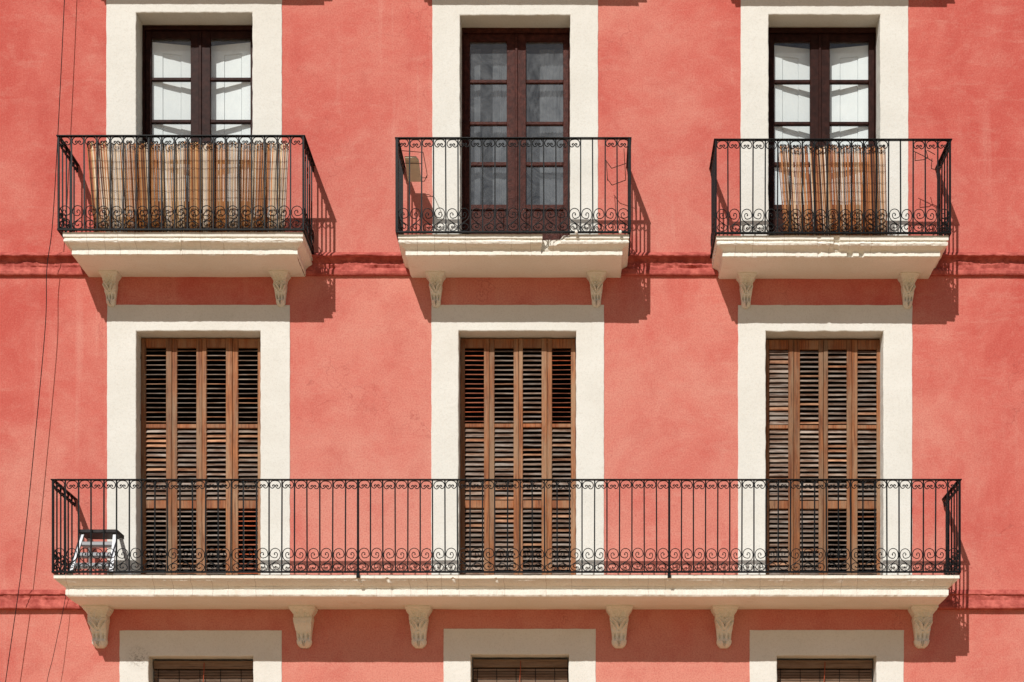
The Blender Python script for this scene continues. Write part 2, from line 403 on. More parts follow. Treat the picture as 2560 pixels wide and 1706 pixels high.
# ---- balcony slabs with moulded edge
PU = [(0,0),(0,.040),(.014,.043),(.015,.055),(.007,.062),(.003,.072),(.004,.082),(.012,.092),(.030,.100),(.052,.113),(.066,.126),(.074,.142),(.070,.146),(.069,.182),(.080,.190)]
PL = [(0,0),(0,.034),(.012,.037),(.020,.050),(.042,.068),(.066,.083),(.082,.093),(.084,.099),(.092,.104),(.099,.111),(.100,.121),(.093,.124),(.092,.171),(.102,.186)]
def slab(part, xl, xr, p, zt, zs_, prof, mod=None, amp=.0022, seed=0):
    k = (zt - zs_) / (prof[-1][1] + .007)
    m = MB(); path = []
    ns = 14; nf = int((xr-xl)/.012)
    for i in range(ns): path.append(('l', i/ns))
    for i in range(nf+1): path.append(('f', i/nf))
    for i in range(ns): path.append(('r', (i+1)/ns))
    rows = []
    for kind, t in path:
        r = []
        for j, (a, dz) in enumerate(prof):
            xx = xl + (xr-xl)*t if kind == 'f' else (xl if kind == 'l' else xr)
            s = (xx*1.0 if kind == 'f' else (xx + t*3))
            n1 = nz(s*4, j*.6, seed) + .7*nz(s*19, j*1.3, seed) + .5*nz(s*60, j*2.2, seed)
            aa = a + amp*n1*(1.6 if j >= 3 else 1); dd = dz*k + amp*.9*(nz(s*2.5, j*.5, seed+9) + .6*nz(s*23, j*1.9, seed+4))
            if mod and kind == 'f': aa, dd = mod(xx, j, aa, dd)
            if kind == 'f': q = (xl + aa + (xr-xl-2*aa)*t, -(p-aa), zt-dd)
            elif kind == 'l': q = (xl+aa, -(p-aa)*t, zt-dd)
            else: q = (xr-aa, -(p-aa)*(1-t), zt-dd)
            r.append(q)
        rows.append(r)
    m.grid(rows)
    top = [r[0] for r in rows]; bot = [r[-1] for r in rows]
    def cap(line, z, flip):   # strips from edge back to the wall
        for i in range(len(line)-1):
            a, b_ = line[i], line[i+1]
            if i < ns-0 or i >= ns+nf: continue
            q = [a, b_, (b_[0], 0.0, z), (a[0], 0.0, z)]
            m.poly(q[::-1] if flip else q)
    cap(top, zt, False)
    # soffit with slightly sagging grid
    F = bot[ns:ns+nf+1]; G = []
    for i, q in enumerate(F):
        G.append([(q[0], q[1]*(1-u/8), q[2] + (zs_ - q[2])*min(1, u/2) + (.004*nz(q[0]*4, u*.7, seed) if 0 < u else 0)) for u in range(9)])
    m.grid(G, smooth=True)
    return m.build('slab', M_SLAB, part)
def corbel_mesh(H, dep, hw, lower, sd=0):
    m = MB(); Nv, Nu = 70, 20; rows = []
    def lerp(tab, v):
        for (a, x), (b, y) in zip(tab, tab[1:]):
            if v <= b: return x + (y-x)*(v-a)/(b-a)
        return tab[-1][1]
    W = [(0,1.0),(.055,1.0),(.06,.94),(.09,.92),(.10,.86),(.16,.72),(.25,.66),(.262,.62),(.28,.63),(.36,.66),(.5,.60),(.65,.53),(.8,.47),(.87,.47),(.94,.40),(.98,.28),(1,.20)] if not lower else \
        [(0,1.0),(.055,1.0),(.06,.95),(.10,.93),(.12,.86),(.18,.76),(.20,.69),(.30,.72),(.40,.66),(.55,.60),(.68,.55),(.80,.53),(.82,.57),(.88,.56),(.95,.45),(1,.28)]
    Dp = [(0,1.0),(.055,1.0),(.06,.92),(.10,.88),(.16,.74),(.25,.68),(.262,.62),(.30,.66),(.42,.66),(.55,.50),(.65,.38),(.78,.33),(.86,.36),(.92,.34),(.97,.24),(1,.10)]
    for i in range(Nv+1):
        v = i/Nv; w_ = hw*lerp(W, v); d = dep*lerp(Dp, v); r = [(-w_, 0, -H*v), (-w_, -d*.5, -H*v)]
        for k in range(Nu+1):
            u = -1 + 2*k/Nu; rel = 0
            rel -= .10*dep*(abs(u)**6)
            if .12 < v < .26: rel += .012*dep/.17*math.cos(u*9)*(1-abs(u))
            elif .28 < v < .60:
                ph = abs(u)*5.5 + (v-.28)*16
                rel += .022*math.sin(ph*1.9)*math.sin((v-.28)/.32*math.pi) - .018*math.exp(-(u/.1)**2)
            elif .62 < v < .82:
                e = math.sin((v-.62)/.20*math.pi)
                rel -= .030*e*max(0, math.cos(u*math.pi*3.3))*(abs(u) < .8)
            elif v >= .84:
                rel += .014*math.cos(math.atan2(u, 1.05-v+.05)*7) + .014*(1-u*u)
            rel += .005*nz(u*4, v*14, sd + (3 if lower else 5))
            if sd == 1 and lower and .28 < v < .60: rel = .004*nz(u*4, v*14, 9)
            w_j = 1 + .03*nz(v*9, sd*3.3)
            r.append((u*w_*w_j + .004*nz(v*5, sd*7.7), -d-rel, -H*v))
        r += [(w_, -d*.5, -H*v), (w_, 0, -H*v)]
        rows.append(r)
    m.grid(rows, smooth=False)
    m.poly(rows[0]); m.poly(rows[-1][::-1])
    return m.mesh('corbel', M_CORB)
CU = [corbel_mesh(.325, .175, .103, False, k) for k in range(3)]; CL = [corbel_mesh(.42, .225, .140, True, k) for k in (0, 1, 2)]
def notch_mid(x, j, a, d):
    if d < .15:
        right = -.205 - (d/.13)*.18
        if -.427 < x < right: return max(a, .100 + .006*nz(x*40, j)), d + (.016 if j == 0 else .006)
        if right <= x < right+.065: return max(a, .028 + .004*nz(x*60, j)), d + .002
    return a, d
def crack_right(x, j, a, d):
    if 2.38 < x < 2.72:
        w_ = math.sin((x-2.38)/.34*math.pi)
        if 2 <= j <= 8:
            a += .012*w_*nz(x*25, j*1.1, 2); d += .012*w_*nz(x*22, j*.8, 6)
        if j >= 1 and abs(x-2.42) < .02: a += .010
        if 1 <= j <= 9 and abs(x-2.60) < .03: a += .022
    if j in (11, 12, 13) and (2.72 < x < 2.78 or 2.86 < x < 2.90): a += .035
    if 1 <= j <= 9 and x > 2.62: d += .006
    return a, d
def chip_left(x, j, a, d):
    xx = X(447, .6)
    if abs(x-xx) < .05 and 2 <= j <= 9: a += .006*nz(x*50, j); d -= .004
    if j >= 3 and abs(x - xx) < .008: a += .008
    return a, d
def chips_long(x, j, a, d):
    for c, s in ((X(895,.71), .03), (X(968,.71), .022), (X(1132,.71), .02), (X(1240,.71), .012)):
        if abs(x-c) < s and j in (1, 2): d -= .012*(1-abs(x-c)/s)
        if abs(x-c-.01) < s and 4 <= j <= 5: a -= .020*(1-abs(x-c-.01)/s)
    c = X(2205, .71)
    if x > c: d += .002
    if abs(x-c) < .02 and j >= 1: a += .006*nz(x*60, j); d += .004*nz(x*70, j, 3)
    return a, d
PB = .60
specs = [('up', 0, X(203), X(782.5), UF[0], 8.651, chip_left), ('up', 1, X(1011), X(1569), UF[1], 8.644, notch_mid), ('up', 2, X(1779), X(2339), UF[2], 8.631, crack_right)]
blabel = ['balcony slab with a straight moulded edge and a hairline joint near the middle', 'balcony slab with a chunk broken out of its moulded edge', 'balcony slab with chipped and cracked moulding in the middle']
corb = [(279.5, 703), (1090.5, 1491), (1864.5, 2268)]
for (f, c, xl, xr, zt, zs_, mod) in specs:
    b = empty('balcony', (0,0,0)); b.parent = B; b['label'] = blabel[c]
    b.location = ((xl+xr)/2, 0, zs_)
    slab(b, xl, xr, PB, zt, zs_, PU, mod, .0034, c*5)
    for n_, q in enumerate(corb[c]): place('corbel', CU[(c+n_) % 3], b, (X(q), 0.001, zs_+.004))
    b2 = empty('balcony', ((xl+xr)/2, 0, zs_+793/235)); b2.parent = B
    slab(b2, xl, xr, PB, zt+793/235, zs_+793/235, PU, None, .0028, c*5+50)
    for q in corb[c]: place('corbel', CU[c], b2, (X(q), 0.001, zs_+.004+793/235))
LX0, LX1, LP = X(189), X(2359.5), .708
b = empty('balcony', ((LX0+LX1)/2, 0, 5.115)); b.parent = B; b['label'] = 'long balcony slab running below all three shuttered windows'
slab(b, LX0, LX1, LP, LF, 5.115, PL, chips_long, .0030, 33)
for n_, q in enumerate((251.5, 762, 1048.5, 1547.5, 1809.5, 2302.5)): place('corbel', CL[(0, 1, 2, 0, 2, 0)[n_]], b, (X(q), .001, 5.119))

# ---- french doors of the upper floor
def french_door(c, pl, pr, rows, fl, ft, mat, gmat, shutters, label):
    x0, x1, z0, z1 = OP[('up', c)][:4]
    q = -.245
    o = MB()
    jl = X(fl, q); zt = z1 - .001
    y0, y1 = .222, .30
    L = X(pl[0], q); Rr = X(pr[1], q)
    lx0 = max(x0+.004, L-.065); lx1 = min(x1-.004, Rr+.06)
    o.box(x0+.001, lx0-.002, y0, y1, z0, zt, bev=.004); o.box(lx1+.002, x1-.001, y0, y1, z0, zt, bev=.004)
    zh = Z(rows[0][0], q) + .075
    o.box(lx0-.002, lx1+.002, y0, y1, zh+.003, zt, bev=.004)
    d = o.build('french_door', mat, B, origin=(x0, .26, z0)); d['label'] = label
    mid = (X(pl[1], q) + X(pr[0], q))/2
    for side, (a, bb) in enumerate((pl, pr)):
        xa, xb = (lx0, mid-.002) if side == 0 else (mid+.002, lx1)
        ga, gb = X(a, q), X(bb, q); e = .246
        m = MB()
        m.box(xa, ga, e, .292, z0+.01, zh, bev=.004); m.box(gb, xb, e, .292, z0+.01, zh, bev=.004)
        m.box(ga, gb, e+.001, .291, Z(rows[0][0], q), zh-.001, bev=.004)
        for (r0, r1), (s0, s1) in zip(rows, rows[1:]):
            m.box(ga, gb, e+.008, .288, Z(s0, q), Z(r1, q), bev=.006)
        zb = Z(rows[-1][1], q)
        m.box(ga, gb, e+.001, .291, zb-.055, zb, bev=.004); m.box(ga, gb, e+.001, .291, z0+.012, z0+.06, bev=.004)
        m.box(ga, gb, e+.018, .285, z0+.06, zb-.055); m.box(ga+.03, gb-.03, e+.006, e+.018, z0+.09, zb-.085, bev=.008)
        if side == 1: m.box(mid-.016, mid+.014, e-.014, e-.001, z0+.02, zh-.004, bev=.005)
        m.build('door_leaf', mat, d)
        gm = MB(); gm.poly([(ga-.004, .272, zb), (gb+.004, .272, zb), (gb+.004, .272, Z(rows[0][0], q)), (ga-.004, .272, Z(rows[0][0], q))])
        gm.build('glass', gmat, d)
        if not shutters:  # added grey strips; the gaps between them imitate dark reflections in the panes
            cm = MB(); w_ = gb-ga
            for s0, s1 in (((-.1, .27), (.60, 1.1)) if side == 0 else ((-.1, .05), (.36, 1.1))):
                rws = []
                for k in range(31):
                    s_ = s0 + (s1-s0)*k/30; y_ = .36 + .004*math.sin(k*1.7) + .01*nz(s_*6, side)
                    rws.append([(ga+w_*s_, y_, z0+.15), (ga+w_*s_+.01*nz(k, 2), y_+.01*nz(k, 5), z0+1.1), (ga+w_*s_, y_, z1-.16)])
                cm.grid(rws, smooth=True)
            cm.build('reflection_strip', M_REFL, d)
        if shutters:
            # panelled inner shutter, folded in behind the glass, deeper towards the middle
            A, Bx = (ga-.05, gb+.045) if side == 0 else (gb+.05, ga-.045)
            ya, yb = .297, .388
            def P(s, z, off=0.0):
                return (A+(Bx-A)*s, ya+(yb-ya)*s - off, z)
            sm = MB(); zt_ = Z(rows[0][0], q)-.020; zb_ = z0+.02
            SG = [(0,.30,.012),(.30,.31,.0),(.31,.66,.006),(.66,.67,.0),(.67,1,.012)]
            def slabp(s0, s1, za, zb2, off):
                p = [P(s0,za,off),P(s1,za,off),P(s1,zb2,off),P(s0,zb2,off)]; sm.poly(p)
                bk = [P(s0,za,-.02),P(s1,za,-.02),P(s1,zb2,-.02),P(s0,zb2,-.02)]
                for i in range(4): sm.poly([p[i], bk[i], bk[(i+1)%4], p[(i+1)%4]])
                sm.poly(bk)
            for s0, s1, off in SG:
                if 0.3 <= s0 < .67:
                    slabp(s0, s1, zt_-.11, zt_, .012)
                    slabp(s0, s1, zt_-.118, zt_-.11, -.002)
                    slabp(s0, s1, zb_, zt_-.118, off - (0.004 if off == 0 else 0))
                else: slabp(s0, s1, zb_, zt_, off)
            sm.build('inner_shutter', M_WHITE, d)
    return d
RW = [(102.5,198),(207,303),(311.5,404),(414,511.5)]
french_door(0, (378,476.5), (525.5,626), [(95,192.5),(200.5,298),(306.5,398),(406,503)], 352, 65, M_DOOR, M_GLASS, True, 'dark brown glazed door with white inner shutters, the leftmost of the row')
french_door(1, (1174.5,1267), (1315,1408), RW, 1155, 72, M_DOOR2, M_DUST, False, 'red-brown glazed door with dusty dark panes and no inner shutters')
french_door(2, (1936,2025.5), (2074.5,2172), RW, 1921, 69.5, M_DOOR, M_GLASS, True, 'dark brown glazed door with white inner shutters behind the orange reed screen')

# ---- louvred shutters of the middle floor
def slat_bank(parent, x0, x1, z0, z1, alpha, yc, pitch, dark=1.0, red=False):
    m = MB(); n = max(1, round((z1-z0)/pitch)); pt = (z1-z0)/n
    for i in range(n):
        zc = z0 + pt*(i+.5); a = R(alpha + random.uniform(-2.5, 2.5)); L = .050; th = .0075
        d = Vector((0, -math.cos(a), -math.sin(a))); u = Vector((0, -math.sin(a), math.cos(a)))
        tl = random.uniform(-.0012, .0012)
        tt = dark*random.uniform(.72, 1.18); tw = random.uniform(.94, 1.05); col = (tt*1.35, tt*.62, tt*.42) if red else (tt, tt*tw, tt*tw*tw)
        if random.random() < .12: col = tuple(v*w_ for v, w_ in zip(col, (1.5, 1.05, .75)))   # a slat that kept its orange stain
        sec = [(-L/2, -th/2), (L/2-.003, -th/2), (L/2, -th/4), (L/2, th/4), (L/2-.003, th/2), (-L/2, th/2)]
        N = 5; b_ = len(m.v)
        for k in range(N+1):
            x = x0 + (x1-x0)*k/N
            for (p, q) in sec:
                v = d*p + u*q
                m.v.append((x, yc+v.y, zc+v.z+tl*(2*k/N-1)+.0008*nz(x*20, i*3.1)))
        s_ = len(sec)
        for k in range(N):
            for j in range(s_):
                j2 = (j+1) % s_
                m.f.append((b_+k*s_+j, b_+(k+1)*s_+j, b_+(k+1)*s_+j2, b_+k*s_+j2)); m.m.append(0); m.c.append(col); m.sm.append(False)
    return m.build('louvre_bank', M_SLAT, parent, origin=((x0+x1)/2, yc, z0))
def shutter_set(c, leaves, banks, zr, ang, label):
    x0, x1, z0, z1 = OP[('mid', c)][:4]; q = -.165
    # outer timber frame
    fr = MB(); T = Z(zr[0], q)+.0
    xl = X(leaves[0][0], q); xr = X(leaves[-1][1], q)
    zf = min(z1-.001, T+.10)
    if xl - x0 > .01: fr.box(x0+.001, xl-.002, .185, .25, z0, z1-.001, col=(.6,.5,.45), bev=.003)
    if x1 - xr > .01: fr.box(xr+.002, x1-.001, .185, .25, z0, z1-.001, col=(.8,.7,.6), bev=.003)
    fr.box(x0+.001, x1-.001, .20, .25, T+.106, z1-.001, col=(.5,.45,.4), bev=.003)
    fr.build('shutter_frame', M_STILE, B, origin=(x0, .2, z0))
    for i, ((a, b_), (la, lb)) in enumerate(zip(leaves, banks)):
        xa, xb = X(a, q)+.0015, X(b_, q)-.0015; ga, gb = X(la, q), X(lb, q)
        y0 = .165 + (.004 if i % 2 else 0); y1 = y0+.040
        m = MB(); t1 = random.uniform(.68, 1.12); t2 = random.uniform(.68, 1.12)
        m.box(xa, ga, y0, y1, z0+.012, T+.10, col=(t1, t1*.97, t1*.94), bev=.004)
        m.box(gb, xb, y0, y1, z0+.012, T+.10, col=(t2, t2*.97, t2*.94), bev=.004)
        rails = [(T, T+.099), (Z(zr[2], q), Z(zr[1], q)), (Z(zr[4], q), Z(zr[3], q)), (z0+.013, z0+.09)]
        for (r0, r1) in rails:
            t3 = random.uniform(.75, 1.1); m.box(ga, gb, y0+.004, y1-.003, r0, r1, col=(t3*1.05, t3*.9, t3*.8), bev=.004)
        s = m.build('louvre_shutter', M_STILE, B, origin=(xa, y0, z0))
        if i == 0: s['label'] = label
        secs = [(rails[1][1], rails[0][0]), (rails[2][1], rails[1][0]), (rails[3][1], rails[2][0])]
        for k, (s0, s1) in enumerate(secs):
            slat_bank(s, ga-.003, gb+.003, s0+.004, s1-.004, ang[i][k], (y0+y1)/2+.002, .0507, [.85, 1.0, .95][k]*random.uniform(.78, 1.12), (c, i, k) in ((1, 0, 0), (1, 3, 0), (0, 3, 2)))
        # hinges
        if i == 0:
            for zh in (Z(890, q), Z(1045, q)):
                h = MB(); h.tube([(xa-.006, y0-.006, zh-.035), (xa-.006, y0-.006, zh+.035)], .006, 8)
                h.build('hinge', M_PLAST, s, origin=(xa, y0, zh))
shutter_set(0, [(352,429.5),(429.5,505),(505,581),(581,652)], [(364,415),(442.5,490.5),(516,564.5),(595,644)], (869,1060,1070,1251,1271),
    [(24,50,31),(23,50,29),(23,46,30),(24,48,22)], 'folding louvred wooden shutter behind the step ladder side of the long balcony')
shutter_set(1, [(1150,1223),(1223,1297),(1297,1367.5),(1367.5,1440)], [(1162,1210),(1236,1284),(1307,1354),(1380,1427.5)], (869.5,1059,1068,1251,1270),
    [(24,56,50),(31,53,52),(37,42,44),(19,47,50)], 'folding louvred wooden shutter in the middle opening of the long balcony')
shutter_set(2, [(1914.5,1984.5),(1984.5,2059),(2059,2130),(2130,2205)], [(1923,1971),(2000,2047),(2070,2117),(2144,2192)], (873,1062.5,1071.5,1252,1272),
    [(64,58,52),(42,50,48),(44,47,27),(49,49,29)], 'folding louvred wooden shutter with mostly closed slats')

# ---- hanging wooden blinds of the lowest row
def blind(c, fl, fr_, yt, label):
    x0, x1, z0, z1 = OP[('low', c)][:4]; q = -.16
    a, b_ = x0+.012, x1-.012; yy = .16
    r = empty('wooden_blind', ((a+b_)/2, yy, z0+.2), label, 'blind', 'slatted wooden blinds hanging in the lowest windows')
    m = MB(); zt = z1-.022
    m.box(a, b_, yy-.02, yy+.05, zt-.085, zt, col=(1.15,1.15,1.1), bev=.004); m.build('head_board', M_BLIND, r)
    s = MB(); z = zt-.10; k = 0
    while z > z0+.25:
        t_ = random.uniform(.8, 1.15); s.box(a+.004, b_-.004, yy+.004+.001*(k % 2), yy+.010+.001*(k % 2), z-.024, z, col=(t_, t_, t_)); z -= .0295; k += 1
    s.build('slats', M_BLIND, r)
    cm = MB()
    for i in range(5):
        x = a + (b_-a)*(i+.22)/4.9
        cm.tube([(x, yy-.001, z0+.25), (x, yy-.001, zt-.09)], .0028, 5)
    cm.build('ladder_cord', M_CABLE, r)
    cm = MB(); xm = (a+b_)/2
    cm.tube([(xm+.003, yy-.03, zt-.02), (xm, yy-.03, zt-.12), (xm-.012, yy-.028, zt-.3), (xm-.03, yy-.025, zt-1.0)], .0045, 6)
    cm.build('pull_cord', M_CORD, r)
blind(0, 384, 633, 1654, 'dark slatted wooden blind in the lowest window below the step ladder')
blind(1, 1181, 1422, 1650.5, 'slatted wooden blind in the middle window of the lowest row')
blind(2, 1942, 2183, 1653, 'slatted wooden blind in the rightmost window of the lowest row')
# simple glazed doors behind the top-floor surrounds are out of the picture; a plain dark leaf closes each
for c in range(3):
    x0, x1, z0, z1 = OP[('top', c)][:4]
    m = MB(); m.box(x0+.001, x1-.001, .25, .29, z0, z1-.001); m.build('door', M_DOOR, B, origin=(x0, .25, z0))

# ------------------------------------------------------------------ wrought-iron railings
def smooth_path(P, n=5):
    out = []
    for i in range(len(P)-1):
        p0 = P[max(i-1, 0)]; p1 = P[i]; p2 = P[i+1]; p3 = P[min(i+2, len(P)-1)]
        for k in range(n):
            t = k/n
            out.append(tuple(.5*((2*p1[d]) + (-p0[d]+p2[d])*t + (2*p0[d]-5*p1[d]+4*p2[d]-p3[d])*t*t + (-p0[d]+3*p1[d]-3*p2[d]+p3[d])*t**3) for d in range(2)))
    out.append(P[-1]); return out
def ring_mesh(w, h):   # w: half width, hangs from z=0
    half = [(0, 0), (.55, -.06), (.90, -.30), (1.0, -.58), (.88, -.84), (.62, -1.0), (.34, -.97), (.12, -.80), (.10, -.63), (.28, -.55), (.44, -.64), (.38, -.76)]
    m = MB()
    for s in (1, -1):
        pts = smooth_path([(s*x*w, z*h) for x, z in half], 4)
        N = len(pts); rr = [.0047]*N
        for i in range(N-6, N): rr[i] = .0070
        m.tube([(x, 0, z) for x, z in pts], rr, 5, flat=1.4)
    return m.mesh('ring_scroll', M_IRON)
def heart_mesh(w, h, s):
    c1 = (0.0, -.28); c2 = (-.02, -.81)
    P = []
    def pol(c, ang, r, ry=None): P.append((c[0]+math.cos(R(ang))*r, c[1]+math.sin(R(ang))*(ry if ry is not None else r*.5)))
    for a, r in ((-420, .10), (-360, .17), (-300, .24), (-240, .34), (-180, .42), (-120, .56), (-80, .64), (-30, .86), (0, .97), (45, 1.0), (90, 1.0), (135, 1.0), (180, .97)):
        pol(c1, a, r, r*.26)
    P += [(-.80, -.46), (-.35, -.56), (.25, -.66), (.72, -.74)]
    for a, r in ((0, .97), (-45, .95), (-90, .92), (-135, .92), (-180, .90), (-225, .80), (-270, .72), (-315, .55), (-360, .44), (-420, .32), (-480, .22), (-540, .12)):
        pol(c2, a, r, r*.20)
    pts = smooth_path([(s*x*w, z*h) for x, z in P], 3)
    m = MB(); N = len(pts); rr = [.0043]*N
    for i in range(4): rr[i] = .0065; rr[-1-i] = .0065
    m.tube([(x, 0, z) for x, z in pts], rr, 5, flat=1.4)
    return m.mesh('heart_scroll', M_IRON)
def railing(label, xl, xr, p, zb, zt, n, nside, posts=(), skip_ring=(), skip_heart=(), corner=.012, knots=None):
    r = empty('iron_railing', ((xl+xr)/2, -p, zb), label, 'railing', 'black wrought-iron balcony railings')
    m = MB()     # top rail: flat bar running round three sides
    def bar(m, hy, th, z):
        m.box(xl-hy/2, xr+hy/2, -p-hy/2, -p+hy/2, z-th, z, bev=.002)
        m.box(xl-hy/2, xl+hy/2, -p+hy/2+.0005, -.001, z-th, z); m.box(xr-hy/2, xr+hy/2, -p+hy/2+.0005, -.001, z-th, z)
    bar(m, .040, .010, zt); m.build('top_rail', M_IRON, r)
    m = MB(); bar(m, .026, .016, zb+.010); m.build('bottom_rail', M_IRON, r)
    H = (zt-.010) - (zb+.010)
    bm = MB(); bm.tube([(0,0,0),(0,0,H)], .0092, 4, smooth=False); bal = bm.mesh('baluster', M_IRON)
    pm = MB(); pm.box(-corner, corner, -corner, corner, 0, H, bev=.003); post = pm.mesh('post', M_IRON)
    gx = (xr-xl)/n
    hh = H*.255
    ring = ring_mesh(gx/2-.009, .078); hearts = [heart_mesh(gx/2-.009, hh, 1), heart_mesh(gx/2-.009, hh, -1)]
    gs = p/nside
    ringS = ring_mesh(gs/2-.009, .078); heartsS = [heart_mesh(gs/2-.009, hh, 1), heart_mesh(gs/2-.009, hh, -1)]
    zr = zt-.011
    kn = knots or [(0, xl), (n, xr)]
    def bx_(i):
        for (i0, a0), (i1, a1) in zip(kn, kn[1:]):
            if i <= i1: return a0 + (a1-a0)*(i-i0)/(i1-i0)
    for i in range(n+1):
        x = bx_(i); big = i in (0, n) or i in posts
        if big and i in posts:
            km = MB(); km.box(x-.016, x+.016, -p-.014, -p+.02, zb-.055, zb-.006, bev=.004); km.build('foot', M_IRON, r)
        place('post' if big else 'baluster', post if big else bal, r, (x, -p, zb+.010), (R(random.uniform(-.2,.2)), R(random.uniform(-.25,.25)) if not big else 0, 0))
        if i == n: break
        xc = (x + bx_(i+1))/2; wr = (bx_(i+1)-x)/gx
        if i not in skip_ring:
            place('ring_scroll', ring, r, (xc, -p, zr-random.choice((0, 0, .002, .004, .007))), (0, R(random.uniform(-4, 4)), 0), (wr, 1, 1))
        if i not in skip_heart:
            place('heart_scroll', hearts[i % 2], r, (xc, -p, zb+.010+hh+random.uniform(-.003, .004)), (0, R(random.uniform(-2, 2)), 0), (wr, 1, random.uniform(.96, 1.03)))
    RAILS.append(r)
    for sx in (xl, xr):
        for k in range(1, nside+1):
            y = -p + gs*k
            if k < nside: place('baluster', bal, r, (sx, y, zb+.010))
            place('ring_scroll', ringS, r, (sx, y-gs/2, zr-random.choice((0, .003))), (0, 0, R(90)))
            place('heart_scroll', heartsS[k % 2], r, (sx, y-gs/2, zb+.010+hh), (0, 0, R(90)))
    return r
PR = .62
RAILS = []
railing('black iron railing lined with the wide reed screen', X(146.5, PR), X(758.5, PR), PR, 8.877, 9.843, 19, 5, corner=.010)
railing('black iron railing with nothing behind it but a red-brown door, its ring scrolls partly missing', X(992.5, PR), X(1574, PR), PR, 8.851, 9.820, 19, 5, corner=.015, skip_ring=(15, 16), skip_heart=())
railing('black iron railing with the narrow orange reed screen behind its middle bars', X(1789.5, PR), X(2375, PR), PR, 8.842, 9.805, 19, 5, corner=.010, skip_ring=(14, 15))
for u_ in (1441, 1551):     # blobs of mortar on the bottom rail
    mm = MB(); cx_, cz_ = X(u_, .63), 8.846; rows = []
    for a_ in range(9):
        th = math.pi*a_/8; rows.append([(cx_+.017*math.sin(th)*math.cos(k*.785), -.64+.014*math.sin(th)*math.sin(k*.785), cz_+.019*math.cos(th)) for k in range(8)])
    mm.grid(rows, smooth=True, closed=True); mm.build('mortar_blob', M_SLAB, RAILS[1])
PLR = .722
railing('long black iron railing across all three shuttered windows', X(132.5, PLR), X(2399, PLR), PLR, 5.345, 6.291, 73, 6, posts=(24, 49), corner=.011,
    knots=[(0, X(132.5, PLR)), (24, X(895, PLR)), (49, X(1673, PLR)), (73, X(2399, PLR))])

# ------------------------------------------------------------------ reed screens
def reeds(label, u0t, u1t, u0b, u1b, p, zb, zt, dens, pal, gapf, cat='reed screen', drop=0.0):
    x0t, x1t, x0b, x1b = X(u0t, p), X(u1t, p), X(u0b, p), X(u1b, p)
    n = int((x1t-x0t)/dens)
    r = empty('reed_screen', ((x0b+x1b)/2, -p, zb), label, cat, 'rolled reed screens tied inside the railings')
    m = MB()
    for i in range(n):
        s = (i + random.uniform(-.35, .35))/n
        if nz(s*37, zb) > gapf: continue
        xt = x0t + (x1t-x0t)*s; xb = x0b + (x1b-x0b)*s + .012*nz(s*11, 3, zb)
        yy = -p + random.uniform(-.004, .004) + .02*nz(s*9, 1, zb)
        top = zt - abs(nz(s*55, 7, zb))*.05 - random.uniform(0, .02) - drop*s
        blk = nz(s*13, 0, zb+5)
        c = random.choices(pal, weights=[max(.03, w0 + 1.6*w1*blk) for (_, w0, w1) in pal])[0][0]
        f = random.uniform(.68, 1.3); col = tuple(k*f for k in c)
        rad = random.uniform(.0024, .0044)
        P = []
        for k in range(6):
            t = k/5
            P.append((xt + (xb-xt)*t + .004*nz(s*80, t*2.2, zb), yy + .006*nz(s*70, t*3, zb+2), top + (zb+.006-top)*t))
        m.tube(P, [rad*.9, rad, rad, rad*1.05, rad*1.05, rad*1.05], 5, col=col)
    m.build('reeds', M_REED, r)
    wm = MB(); nr = 9
    for k in range(nr):
        z0 = zb + .05 + (zt-zb-.15)*(k + random.uniform(-.2, .2)*(0 < k < nr-1))/(nr-1)
        for yy in (-.0065, .0065):
            P = []
            for i in range(61):
                s = i/60; t = 1-(z0-zb)/(zt-zb)
                x = (x0t+(x1t-x0t)*s)*(1-t) + (x0b+(x1b-x0b)*s)*t
                P.append((x, -p + .02*nz(s*9, 1, zb) + yy*1.6 , z0 - drop*s + .010*nz(s*6, k*2.0, zb) + .002*(-1)**i))
            wm.tube(P, .0014, 4)
    wm.build('binding_wire', M_WIRE, r)
PAL1 = [((.58,.36,.17), 1.0, 0), ((.46,.185,.05), 1.1, 2.2), ((.70,.55,.38), .6, -1.6), ((.27,.085,.025), .8, 1.4), ((.68,.60,.52), .3, -1.6), ((.05,.02,.012), .75, .5)]
PAL2 = [((.52,.25,.10), 1.0, 0), ((.46,.16,.045), .9, 1.6), ((.62,.44,.28), .5, -1.0), ((.28,.075,.022), .9, 1.0), ((.66,.58,.50), .10, -1.0), ((.06,.02,.010), .6, .2)]
reeds('long straw coloured reed screen filling most of its balcony railing', 217, 724, 236, 712, .585, UF[0], 9.805, .0061, PAL1, .66)
reeds('narrow orange-brown reed screen with gaps, tied across the middle of the railing', 1944, 2214, 1960, 2219, .585, UF[2], 9.780, .0066, PAL2, .60)

